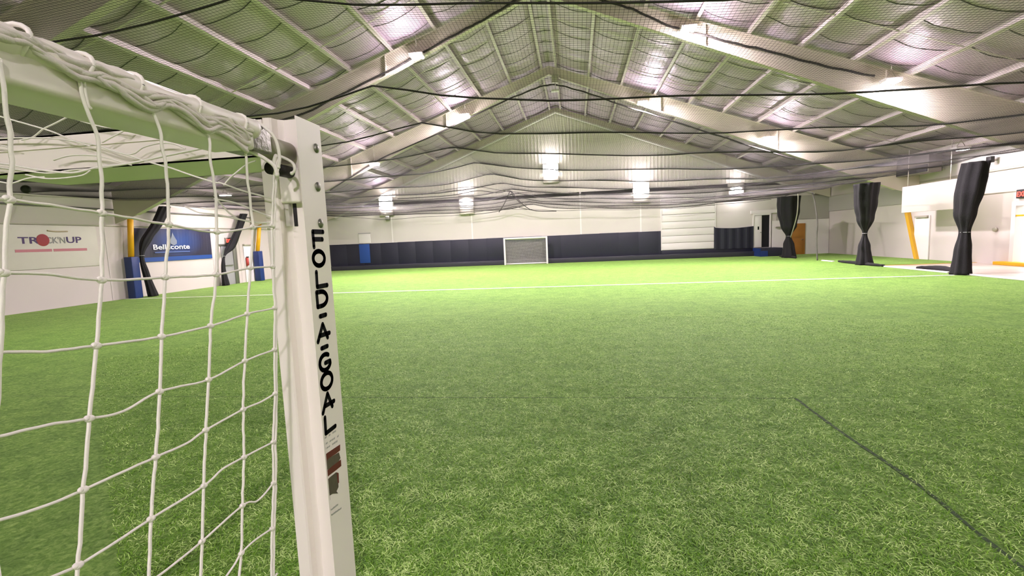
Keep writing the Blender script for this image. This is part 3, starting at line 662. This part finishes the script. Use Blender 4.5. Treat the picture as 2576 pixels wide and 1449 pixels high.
MB().box((XR-.06, y1, 0), (XR, y0-.12, 1.95), .005).build('door_leaf', M['white'], d6)
MB().box((XR-.14, y1+.05, 1.86), (XR-.05, y0-.2, 1.95)).build('door_closer', M['galv'], d6)
q = P((2501, 577), 0, XR-.05); al = MB(); al.ball((XR-.03, q.y, q.z), .12, (.4, 1, .7), 14, 8); tsimple(al, 'wall_bell', M['galv'], 'small grey oval fitting on the right wall left of the daylight door', 'fitting')
exitsign((XR-.01, 18.85, 2.5), -1, 'red lit exit sign at the right border above the daylight doorway')
# heater
hx = 14.5
a = P((2232, 398), 0, hx); c = P((2335, 438), 0, hx)
ht = thing('unit_heater', (hx, (a.y+c.y)/2, a.z-.4), 'grey box unit heater hung under the eave on the right', 'heater')
zb = P((2335, 432), 0, hx).z; zt = P((2335, 384), 0, hx).z
MB().box((hx, c.y, zb), (hx+.5, a.y, zt), .015).build('casing', M['heater'], ht)
MB().box((hx-.02, c.y+.05, zb+.03), (hx, a.y-.05, zb+(zt-zb)*.42), .005).build('grille', M['dark'], ht)
MB().box((hx+.02, a.y, zb), (hx+.45, a.y+.5, zt-.05), .02).build('duct_collar', M['white'], ht)
for yy in (c.y+.2, a.y-.2): MB().tube([(hx+.35, yy, zt), (hx+.35, yy, roofz(hx+.35)-.1)], .015).build('hanger', M['galv'], ht)
dc = MB().tube([(14.0, 26.4, 4.2), (14.0, 30.2, 4.2)], .2, 16); tsimple(dc, 'round_duct', M['galv'], 'pale round duct under the eave behind the unit heater', 'duct')
for px, lab in (((2362, 425), 'small black floodlight on the right wall beside the unit heater'), ((2492, 402), 'small black floodlight on the right wall above the nearest gathered net')):
    q = P(px, 0, XR-.25); t = thing('floodlight', tuple(q), lab, 'floodlight', 'small black floodlights on the right wall')
    MB().box((q.x-.08, q.y-.11, q.z-.1), (q.x+.06, q.y+.11, q.z+.12), .02).build('head', M['dark'], t)
    MB().tube([(q.x+.06, q.y, q.z), (XR, q.y, q.z-.02)], .02).build('arm', M['galv'], t)
    MB().tube([(XR-.03, q.y, q.z-.02), (XR-.03, q.y+.5, q.z-.04)], .012).build('conduit', M['galv'], t)
# daylight doorway
dw = thing('door_7', (XR, 18.35, 0), 'open daylight doorway with a yellow sill at the right border', 'door'); dw['kind'] = 'structure'
MB().box((XR-.04, 19.12, 0), (XR+.22, 19.28, 2.25)).box((XR-.04, 17.5, 2.10), (XR+.22, 19.12, 2.24)).build('door_frame', M['white'], dw)
MB().box((XR-.3, 17.2, 0), (XR+.1, 19.6, .12), .02).build('sill_bumper', M['yellow'], dw)
MB().box((XR-.02, 17.6, 1.72), (XR+.02, 19.12, 1.78)).build('yellow_bar', M['yellow'], dw)
op = MB(); op.add([(19, 0, 0), (60, 0, 0), (60, 40, 0), (19, 40, 0)], [(0, 1, 2, 3)]); opo = op.build('ground', mat('bright_ground', (.8, .8, .82, 1), .8)); opo.location.z = -.01; struct(opo); opo.name = 'floor'
sun = bpy.data.lights.new('daylight', 'SUN'); sun.energy = 5; sun.angle = .01; so = bpy.data.objects.new('daylight', sun); COL.objects.link(so); so.rotation_euler = (math.radians(20), math.radians(62), math.radians(10))
# ---------------------------------------------------------------- ceiling net
def netz(x):
    pts = [(XL+.1, 3.82), (-10, 3.58), (-5, 3.60), (-4, 3.64), (-2.7, 3.86), (-1.6, 3.62), (-.2, 3.50), (2, 3.36), (5.6, 3.22), (XT, 3.50)]
    for (a, za), (b, zb) in zip(pts, pts[1:]):
        if x <= b: u = max(0, (x-a)/(b-a)); return za*(1-u)+zb*u
    return pts[-1][1]
CY = [-3.6, -1.2, 1.3, 3.95, 6.55, 8.7, 10.9, 13.3, 15.9, 18.3, 20.7, 23.2, 25.7, 28.3, 30.9]
NY0, NY1, NX0, NX1 = -5.0, 31.0, XL+.15, XT
CYA = np.array([NY0]+CY[1:])
xs_tab = np.linspace(NX0, NX1, 240); zs_tab = np.array([netz(v) for v in xs_tab])
def nz(x, y):
    z = np.interp(x, xs_tab, zs_tab)
    i = np.clip(np.searchsorted(CYA, y)-1, 0, len(CYA)-2); u = np.clip((y-CYA[i])/(CYA[i+1]-CYA[i]), 0, 1)
    z = z-.10*4*u*(1-u)*(.7+.3*np.sin(x*.9+i*2.1))
    return z+.02*np.sin(x*1.7+y*.8)
CELL = .036; R = .0011
V = []; Fc = []; off = 0
def strands(fixed, lo, hi, n, along_y):
    global off
    t = np.linspace(lo, hi, n)
    for k, f in enumerate(fixed):
        if along_y: x = np.full(n, f); y = t
        else: x = t; y = np.full(n, f)
        z = nz(x, y)
        c = np.stack([x, y, z], 1)
        s1 = np.array([0, 0, R*1.15]); s2 = np.array([R, 0, -R*.6]) if along_y else np.array([0, R, -R*.6]); s3 = np.array([-s2[0], -s2[1], s2[2]])
        V.append(np.concatenate([c+s1, c+s2, c+s3]))
        i = np.arange(n-1)
        for a, b in ((0, 1), (1, 2), (2, 0)):
            Fc.append(np.stack([off+a*n+i, off+b*n+i, off+b*n+i+1, off+a*n+i+1], 1))
        off += 3*n
strands(np.arange(NX0, NX1, CELL), NY0, NY1, 110, True)
strands(np.arange(NY0, NY1, CELL), NX0, NX1, 70, False)
V = np.concatenate(V); Fc = np.concatenate(Fc)
me = bpy.data.meshes.new('netting'); me.vertices.add(len(V)); me.vertices.foreach_set('co', V.ravel())
me.loops.add(len(Fc)*4); me.loops.foreach_set('vertex_index', Fc.ravel().astype(np.int32))
me.polygons.add(len(Fc)); me.polygons.foreach_set('loop_start', np.arange(0, len(Fc)*4, 4, dtype=np.int32)); me.polygons.foreach_set('loop_total', np.full(len(Fc), 4, dtype=np.int32))
me.update(); me.materials.append(M['thread'])
cn = thing('ceiling_net', (XL, 14, 3.5), 'huge fine black ball net stretched flat under the roof over the whole turf', 'net')
no = bpy.data.objects.new('netting', me); COL.objects.link(no); no.parent = cn; no.matrix_parent_inverse = Matrix.Translation(-cn.location)
for i, y in enumerate(CY):
    pts = []; 
    for k in range(61):
        x = NX0+(NX1-NX0)*k/60; zz = netz(x)
        if y > 30: zz = float(np.interp(x, [XL, -16.3, -12.9, -7.1, -4.6, -3.9, -1.1, 6.3, XT], [3.9, 3.8, 3.36, 3.43, 3.75, 3.62, 3.39, 3.14, 3.4]))
        pts.append((x, y, zz+.02*math.sin(x*1.7+y*.8)+.012*noise.noise(Vector((x*1.3, y, 0)))))
    MB().tube(pts, .009 if y < 5 else .013, 6, False).build('cable', M['cable'], cn)
# wall-to-wall edge cables
for X in (NX0, NX1):
    MB().tube([(X, NY0+34*k/50, netz(X)+.03*math.sin(k*1.1)) for k in range(51)], .012, 6, False).build('cable', M['cable'], cn)
# lower hanging skirt of the net at the far end
vsN = MB(); 
for k in range(300):
    x = NX0+.1+(NX1-NX0-.2)*k/299; vsN.tube([(x, 30.95, netz(x)+.9), (x, 31.0, netz(x)+.4), (x, 30.97, netz(x))], .0025, 3, False)
for j in range(9):
    pts = [(NX0+(NX1-NX0)*k/60, 30.96, netz(NX0+(NX1-NX0)*k/60)+.11*j+.05*math.sin(k*.5+j)) for k in range(61)]
    vsN.tube(pts, .0035, 3, False)
vsN.build('skirt', M['thread'], cn)
for (pp, r) in (([(1000, 500), (1130, 492), (1200, 480), (1250, 485), (1283, 480), (1297, 495), (1320, 518), (1345, 530), (1400, 531)], .026), ([(1255, 534), (1270, 510), (1283, 482), (1292, 494), (1310, 512)], .025), ([(1060, 490), (1130, 476), (1200, 470), (1283, 482), (1400, 488)], .016), ([(1180, 541), (1245, 533), (1290, 520), (1310, 523), (1350, 531)], .02)):
    MB().tube(smooth_path([P(q, 1, 30.9) for q in pp], 5), r, 6, False).build('gather', M['thread'], cn)
# hanging cables under the rafters
def swag(pp, y, r, lab):
    pts = smooth_path([P(q, 1, y) for q in pp], 6)
    pts = [p+Vector((0, 0, -.02+.012*math.sin(i*1.3))) for i, p in enumerate(pts)]
    b = MB(); b.tube(pts, r, 8); tsimple(b, 'hanging_cable', M['cable'], lab, 'cable')
swag([(640, 312), (754, 288), (850, 240), (991, 170), (1100, 110), (1170, 72), (1204, 55), (1260, 22), (1310, -10)], F1-.11, .035, 'thick dark cable slung under the left half of the nearer big rafter')
swag([(1480, -12), (1560, 12), (1600, 25), (1680, 62), (1760, 84), (1850, 108), (1915, 122), (2010, 148), (2100, 170), (2200, 190)], F1-.11, .035, 'thick dark cable slung under the right half of the nearer big rafter')
swag([(830, 478), (960, 398), (1075, 347), (1250, 262), (1320, 232), (1360, 217), (1396, 212), (1440, 222), (1500, 240), (1560, 262), (1640, 287), (1760, 325), (1900, 370), (2000, 400)], F2-.11, .035, 'dark cable following the whole farther rafter in a rounded arch')
# ---------------------------------------------------------------- near goal
X1 = -.68
ng = thing('soccer_goal', (-.73, 1.2, 0), 'near white folding goal with lettered post and white rope net in the left foreground', 'goal')
zt = 2.0
def post_profile(y0, y1):
    s = 1 if y1 > y0 else -1
    X2 = X1-.105; d = s*.032
    return [(X1, y0), (X1, y1), (X2, y1), (X2, y0), (X2+.032, y0), (X2+.036, y0+s*.004), (X2+.04, y0+d*.7), (X2+.052, y0+d), (X1-.02, y0+d), (X1-.008, y0+d*.7), (X1-.005, y0+s*.004), (X1-.003, y0)]
Y1, Y2 = 1.14, 1.253
po = MB(); po.prism(post_profile(Y1, Y2), 2, 0, zt); post = po.build('post', M['cream'], ng)
po = MB(); po.prism(post_profile(-2.55, -2.66), 2, 0, zt); po.build('post', M['cream'], ng)
zb1, zt1 = 1.886, 1.954
cb = MB(); cb.box((X1-.10, -2.56, zb1), (X1, .975, zt1), .008); cb.build('crossbar', M['cream'], ng)
cb2 = MB(); cb2.box((X1-.085, .97, zb1+.004), (X1-.008, 1.045, zt1-.006), .004); cb2.build('sleeve', M['steel'], ng)
MB().tube([(X1-.045, 1.04, zb1+.028), (X1-.045, 1.16, zb1+.028)], .027, 36).build('tube_insert', M['galv'], ng)
MB().tube([(X1-.035, 1.07, zb1-.022), (X1-.035, 1.15, zb1-.022)], .015, 30).build('rubber_bush', M['dark'], ng)
# top side bar running back from the post
sbm = MB(); ya, yb_ = Y1-.005, Y1+.22; xe = -1.62
zs0 = 1.905
sbm.box((xe, ya, zs0), (X1-.09, ya+.004, zt), 0).box((xe, ya, zt-.004), (X1-.09, yb_, zt)).box((xe, ya, zs0), (X1-.09, yb_, zs0+.004))
sbm.box((xe, yb_-.004, zs0), (X1-.09, yb_, zt)); sbm.box((xe, ya-.003, zs0+.06), (X1-.1, ya, zs0+.063))
sbm.build('side_bar', M['cream'], ng)
MB().ball((P((65, 476), 1, 1.2).x, 1.2, P((65, 476), 1, 1.2).z), .012).build('bolt', M['dark'], ng)
# latch plate in the channel
lx0 = P((700, 500), 1, Y1+.02).x; lx1 = P((738, 500), 1, Y1+.02).x
z_ = lambda v: P((720, v), 1, Y1+.02).z
MB().box((X1-.07, Y1+.01, z_(512)), (X1-.012, Y1+.05, z_(425)), .006).build('latch_plate', M['cream'], post)
MB().box((X1-.066, Y1+.018, z_(570)), (X1-.052, Y1+.05, z_(512)), .002).build('latch_pin', M['white'], post)
MB().box((X1-.048, Y1+.03, z_(570)), (X1-.038, Y1+.05, z_(512)), .001).build('latch_slot', M['dark'], post)
# bolts
for px in ((795, 373), (799, 470), (806, 562)):
    q = P(px, 0, X1); b = MB()
    b.tube([(X1-.001, q.y, q.z), (X1+.002, q.y, q.z)], .0125, 20)
    b.ball((X1+.001, q.y, q.z), .0105, (.55, 1, 1), 16, 8); b.build('bolt', M['steel'], post)
# lettering: strokes in a 0..1 x 0..1 cell
arc = lambda cx, cy, rx, ry, a0, a1, n=14: [(cx+rx*math.cos(math.radians(a0+(a1-a0)*k/n)), cy+ry*math.sin(math.radians(a0+(a1-a0)*k/n))) for k in range(n+1)]
LET = {'F': [[(.12, 0), (.12, 1), (.95, 1)], [(.12, .5), (.85, .5)]],
       'O': [arc(.5, .5, .46, .48, 0, 360, 24)],
       'L': [[(.15, 1), (.12, .03), (.95, .03)]],
       'D': [[(.1, .02), (.1, .98)]+arc(.42, .5, .5, .48, 90, -90)+[(.1, .02)]],
       '-': [[(.3, .5), (.78, .5)]],
       'A': [[(.02, 0), (.5, 1), (.82, .05)], [(.2, .34), (1.0, .30)]],
       'G': [arc(.5, .5, .45, .48, 50, 335, 18)+[(.9, .45), (.5, .45)]]}
def strokes(ch, o, w, h, th, x, mb):
    for st_ in LET[ch]:
        pts = [(o[0]+p[0]*w, o[1]+p[1]*h) for p in st_]
        for i in range(len(pts)-1):
            (ay, az), (by, bz) = pts[i], pts[i+1]; L_ = math.hypot(by-ay, bz-az)
            if L_ < 1e-6: continue
            ny, nz_ = -(bz-az)/L_*th/2, (by-ay)/L_*th/2
            mb.prism([(ay+ny, az+nz_), (by+ny, bz+nz_), (by-ny, bz-nz_), (ay-ny, az-nz_)], 0, x, x+.0006)
        for (ay, az) in pts: mb.prism([(ay+th/2*math.cos(k*math.pi/6), az+th/2*math.sin(k*math.pi/6)) for k in range(12)], 0, x, x+.0006)
seq = [('F', 586, 640), ('O', 634, 670), ('L', 684, 722), ('D', 735, 773), ('-', 783, 806), ('A', 818, 856), ('-', 864, 888), ('G', 893, 932), ('O', 940, 980), ('A', 992, 1032), ('L', 1045, 1085)]
cen = {'F': 0}
rows = [('F', 800, 602, 38), ('O', 802, 650, 38), ('L', 808, 702, 38), ('D', 810, 751, 38), ('-', 811, 794, 30), ('A', 813, 835, 40), ('-', 815, 874, 30), ('G', 818, 911, 42), ('O', 822, 958, 42), ('A', 825, 1010, 42), ('L', 829, 1063, 42)]
for ch, px, py, hh in rows:
    q = P((px, py), 0, X1); a = P((px, py-hh/2), 0, X1).z; b_ = P((px, py+hh/2), 0, X1).z
    w = .062 if ch != '-' else .062; b = MB(); strokes(ch, (q.y-w/2, b_), w, a-b_, .0125, X1+.0002, b); b.build('letter', M['ink'], post)
def patch(pp, m, name='sticker', o=.0004):
    pts = [P(q, 0, X1) for q in pp]; MB().prism([(max(p.y, Y1+.006), p.z) for p in pts], 0, X1+o, X1+o+.0004).build(name, m, post)
patch([(811, 1150), (822, 1140), (855, 1118), (855, 1133), (845, 1141), (828, 1152), (813, 1166)], M['maroon'])
patch([(813, 1166), (828, 1152), (852, 1138), (856, 1152), (852, 1160), (840, 1170), (815, 1190)], M['sticker'], o=.0003)
patch([(814, 1192), (836, 1172), (857, 1156), (858, 1172), (846, 1182), (830, 1194), (815, 1208)], M['maroon'])
patch([(818, 1212), (830, 1200), (845, 1188), (850, 1195), (851, 1225), (846, 1236), (850, 1241), (836, 1242), (826, 1250), (820, 1246)], M['sticker'])
patch([(846, 1188), (851, 1190), (852, 1215), (849, 1215)], M['maroon'], o=.0008)
patch([(820, 1246), (826, 1250), (828, 1258), (824, 1264), (820, 1262)], M['maroon'], o=.0008)
rng = random.Random(3)
for row in ((808, 1110, 1082, 3), (810, 1124, 1098, 3), (812, 1135, 1108, 2), (823, 1292, 1268, 2), (828, 1302, 1280, 2)):
    x0, y0, y1, n = row
    for k in range(9):
        u = k/9; X = x0+42*u if x0 < 820 else x0+30*u; Y = y0+(y1-y0)*u
        if rng.random() < .8: patch([(X, Y), (X+3.4, Y-2.4), (X+3.4+rng.random(), Y-6-rng.random()*2), (X+rng.random(), Y-4)], M['inkgrey'], 'worn_print')
# rope net ----------------------------------------------------
XN = X1+.004
cols = [[(0, 150), (12, 240), (25, 345), (28, 420), (24, 503), (14, 600), (10, 688), (4, 790), (0, 887), (-12, 1100), (-25, 1310)],
        [(197, 193), (215, 268), (240, 330), (252, 420), (257, 537), (256, 705), (243, 870), (225, 1053), (210, 1232), (197, 1422), (186, 1600)],
        [(205, 190), (220, 262), (226, 272)],
        [(380, 272), (400, 316), (408, 370), (418, 430), (425, 565), (416, 698), (407, 847), (402, 985), (392, 1150), (380, 1305), (374, 1480)],
        [(517, 333), (528, 352), (530, 400), (540, 470), (546, 584), (544, 691), (530, 820), (525, 955), (518, 1082), (513, 1222), (508, 1362), (503, 1500)],
        [(615, 378), (620, 410), (625, 470), (636, 572), (630, 674), (622, 790), (616, 908), (612, 1030), (614, 1150), (610, 1272), (607, 1392), (598, 1500)],
        [(700, 400), (690, 440), (686, 500), (684, 568), (686, 671), (691, 775), (690, 880), (692, 990), (687, 1112), (688, 1215), (684, 1330), (682, 1480)],
        [(700, 420), (693, 470), (690, 568), (689, 671), (694, 775), (695, 880), (696, 990), (694, 1112), (694, 1215), (690, 1330), (688, 1480)]]
rws = [[(-60, 497), (24, 503), (257, 537), (425, 565), (546, 584), (636, 572), (684, 568)],
       [(-60, 690), (10, 687), (120, 689), (256, 705), (416, 698), (544, 691), (630, 674), (686, 671)],
       [(-60, 890), (4, 887), (120, 884), (243, 870), (407, 847), (530, 820), (622, 790), (691, 775)],
       [(-60, 1110), (0, 1097), (120, 1070), (225, 1053), (310, 1035), (402, 985), (525, 955), (616, 908), (690, 880)],
       [(-60, 1322), (0, 1308), (110, 1275), (210, 1232), (392, 1150), (470, 1115), (518, 1082), (612, 1030), (655, 1012), (692, 990)],
       [(120, 1455), (197, 1422), (300, 1358), (380, 1305), (513, 1222), (560, 1180), (614, 1150), (687, 1112)],
       [(380, 1462), (430, 1425), (508, 1362), (610, 1272), (650, 1258), (688, 1215)],
       [(560, 1462), (590, 1420), (607, 1392), (640, 1360), (684, 1330)]]
netm = MB()
def rope(pp, r, X=None, ax=0, val=None):
    val = XN if val is None else val
    pts = smooth_path([P(q, ax, val) for q in pp], 7)
    pts = [p+Vector((.0012*noise.noise(Vector((p.y*40, p.z*40, 0))),)*3) for p in pts]
    netm.tube(pts, r, 7); netm.ball(pts[0], r); netm.ball(pts[-1], r)
for c in cols: rope(c, .0026)
for r_ in rws: rope(r_, .0021)
for k, c in enumerate(rws):
    for q in c:
        if any(abs(q[0]-w_[0]) < 3 and abs(q[1]-w_[1]) < 3 for cc in cols for w_ in cc):
            p = P(q, 0, XN); netm.ball(p, .0058, (1, 1.15, .9)); netm.ball(p+Vector((.001, -.004, .002)), .004)
YN = 1.115
upper = [[(-40, 257), (0, 257), (60, 262), (170, 293), (250, 318), (318, 326)], [(-40, 280), (0, 292), (110, 325), (190, 355), (225, 368)], [(172, 293), (135, 312), (108, 325), (82, 345), (55, 352)],
         [(318, 326), (285, 343), (258, 358)], [(-10, 240), (8, 262), (25, 300), (32, 345)], [(-40, 350), (60, 347), (140, 349), (205, 358), (240, 365), (300, 385), (335, 387), (362, 370), (405, 360), (440, 363), (465, 374)],
         [(-40, 360), (0, 365), (30, 371)], [(135, 403), (180, 391), (250, 393), (330, 415)], [(-40, 405), (0, 411), (30, 415), (100, 427), (180, 435), (250, 420), (320, 412), (410, 393), (505, 374)],
         [(65, 440), (120, 450), (200, 443), (226, 430)], [(-40, 455), (0, 458), (30, 461), (70, 449), (110, 446)], [(-30, 418), (40, 426), (120, 436), (180, 428), (240, 424), (300, 416)],
         [(240, 365), (330, 393), (408, 418), (425, 422), (531, 456), (558, 461), (620, 482), (680, 498)], [(564, 465), (580, 447), (619, 415), (641, 406)], [(300, 326), (318, 330), (330, 323)],
         [(466, 520), (500, 535), (545, 540), (600, 552), (640, 560), (680, 560)], [(540, 492), (570, 530), (600, 552)], [(540, 500), (590, 510), (640, 530), (682, 545)]]
for k, u in enumerate(upper): rope(u, .0021 if k != 8 else .003, ax=1, val=YN)
def wrope(pts, r):
    pts = smooth_path(pts, 4); netm.tube([p+Vector((.003*noise.noise(p*9), 0, 0)) for p in pts], r, 6)
for i, c in enumerate(cols):                         # strands run on down to the ground bar
    if i in (0, 2): continue
    p = P(c[-1], 0, XN); wrope([p, Vector((XN-.004, p.y-.005, p.z*.5)), Vector((XN-.01, p.y, .04))], .0026)
p = P(cols[0][-1], 0, XN); wrope([p, Vector((XN-.01, p.y, .04))], .0026)
ys = [.40-.105*k for k in range(28)]
starts = [P(r_[0], 0, XN) for r_ in rws]; z5 = starts[4].z
for k in range(5): wrope([starts[k]]+[Vector((XN, y, starts[k].z-.012*math.sin(j*1.9+k))) for j, y in enumerate(ys)], .0021)
zl = z5
for k in range(5, 8):
    zl -= .105; wrope([starts[k], Vector((XN, (starts[k].y+.42)/2, (starts[k].z+zl)/2-.01))]+[Vector((XN, y, zl-.012*math.sin(j*1.9+k))) for j, y in enumerate(ys)], .0021)
ze = P(rws[7][-1], 0, XN).z; ye = P(rws[7][-1], 0, XN).y
for k in range(1, 10):
    a_, b_ = zl-.105*k, ze-.105*k
    if b_ < .06: break
    wrope([Vector((XN, ye, b_)), Vector((XN, .8, max(.05, (a_+b_)/2-.02)))]+[Vector((XN, y, max(.05, a_-.012*math.sin(j*1.9+k)))) for j, y in enumerate(ys)], .0021)
for j, y in enumerate(ys): wrope([Vector((XN, y, 1.9-.0)), Vector((XN, y+.006, 1.2)), Vector((XN, y-.004, .6)), Vector((XN-.01, y, .04))], .0026)
netm.build('net', M['cord'], ng)
MB().box((XN-.95, Y1+.02, .01), (X1-.106, Y1+.09, .06), .008).build('ground_bar', M['cream'], ng)
MB().box((XN-.95, -2.64, .01), (X1-.106, -2.57, .06), .008).build('ground_bar', M['cream'], ng)
MB().box((XN-1.02, -2.64, .01), (XN-.95, Y1+.09, .06), .008).build('back_bar', M['cream'], ng)
# bunched net wrapped over the crossbar
bun = MB()
topl = [(-120, 15), (0, 60), (60, 84), (120, 108), (196, 138), (260, 160), (330, 190), (380, 210), (450, 238), (517, 260), (580, 282), (640, 306)]
lowl = [(-120, 60), (0, 96), (60, 112), (120, 150), (190, 194), (240, 203), (300, 236), (378, 276), (430, 268), (512, 332), (560, 335), (617, 382)]
tp = [P(q, 0, X1+.004) for q in topl]; lp = [P(q, 0, X1+.006) for q in lowl]
for k in range(9):
    u = .35+.65*k/8; pts = []
    tps = smooth_path(tp, 8); lps = smooth_path(lp, 8)
    for i, (a, b_) in enumerate(zip(tps, lps)):
        w = min(1, max(0, u+.13*math.sin(i*.23+k*1.7)+.05*math.sin(i*.61+k)))
        p = a.lerp(b_, w); p.x += .003*math.sin(i*.31+k*2.3)+.001; pts.append(p)
    bun.tube(pts, .0032+.001*(k % 3), 7)
n = len(tps); vs = []; fs = []
for i, (a, b_) in enumerate(zip(tps, lps)):
    for j in range(7):
        p = a.lerp(b_, .3+.66*j/6); p.x += .002+.003*math.sin(j*1.5+i*.35); vs.append(p)
for i in range(n-1):
    for j in range(6): fs.append((i*7+j, i*7+j+1, (i+1)*7+j+1, (i+1)*7+j))
o_ = len(vs); vs2 = [Vector(v)+Vector((-.003, 0, 0)) for v in vs]; bun.add(vs+vs2, fs+[tuple(q+o_ for q in reversed(f)) for f in fs], True)
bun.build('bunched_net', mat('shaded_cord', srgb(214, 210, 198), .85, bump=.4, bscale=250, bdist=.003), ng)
slv = MB(); pts = [P(q, 0, X1-.004) for q in topl]
slv.tube([p+Vector((-.006, 0, -.016)) for p in smooth_path(pts, 6)], [.0195+.0018*math.sin(i*.4)+.002*noise.noise(Vector((i*.5, 0, 0))) for i in range(6*(len(pts)-1)+1)], 14)
slv.build('rope_sleeve', M['cream'], ng)
for q in ((45, 68), (208, 140), (336, 190), (486, 247), (604, 292)):
    p = P(q, 0, X1-.004); slv2 = MB(); slv2.tube([p+Vector((-.006+.020*math.cos(a), .004*math.sin(a*2), -.016+.0205*math.sin(a))) for a in [k*math.pi/8 for k in range(17)]], .0032, 7, False); slv2.build('rope_loop', M['cord'], ng)
lp_ = MB()
for pp, yv, r in (([(640, 303), (668, 322), (690, 345), (700, 375), (703, 400), (700, 420)], 1.02, .0036), ([(612, 372), (640, 385), (668, 400), (690, 418), (696, 440)], 1.0, .0042), ([(694, 392), (712, 396), (736, 410), (741, 428), (734, 436)], 1.10, .0035), ([(694, 392), (690, 405), (694, 425), (698, 440), (694, 455), (690, 480)], 1.06, .0045)):
    lp_.tube(smooth_path([P(q, 1, yv) for q in pp], 6), r, 9); lp_.ball(P(pp[0], 1, yv), r); lp_.ball(P(pp[-1], 1, yv), r*1.3)
lp_.build('rope_tail', M['cord'], ng)
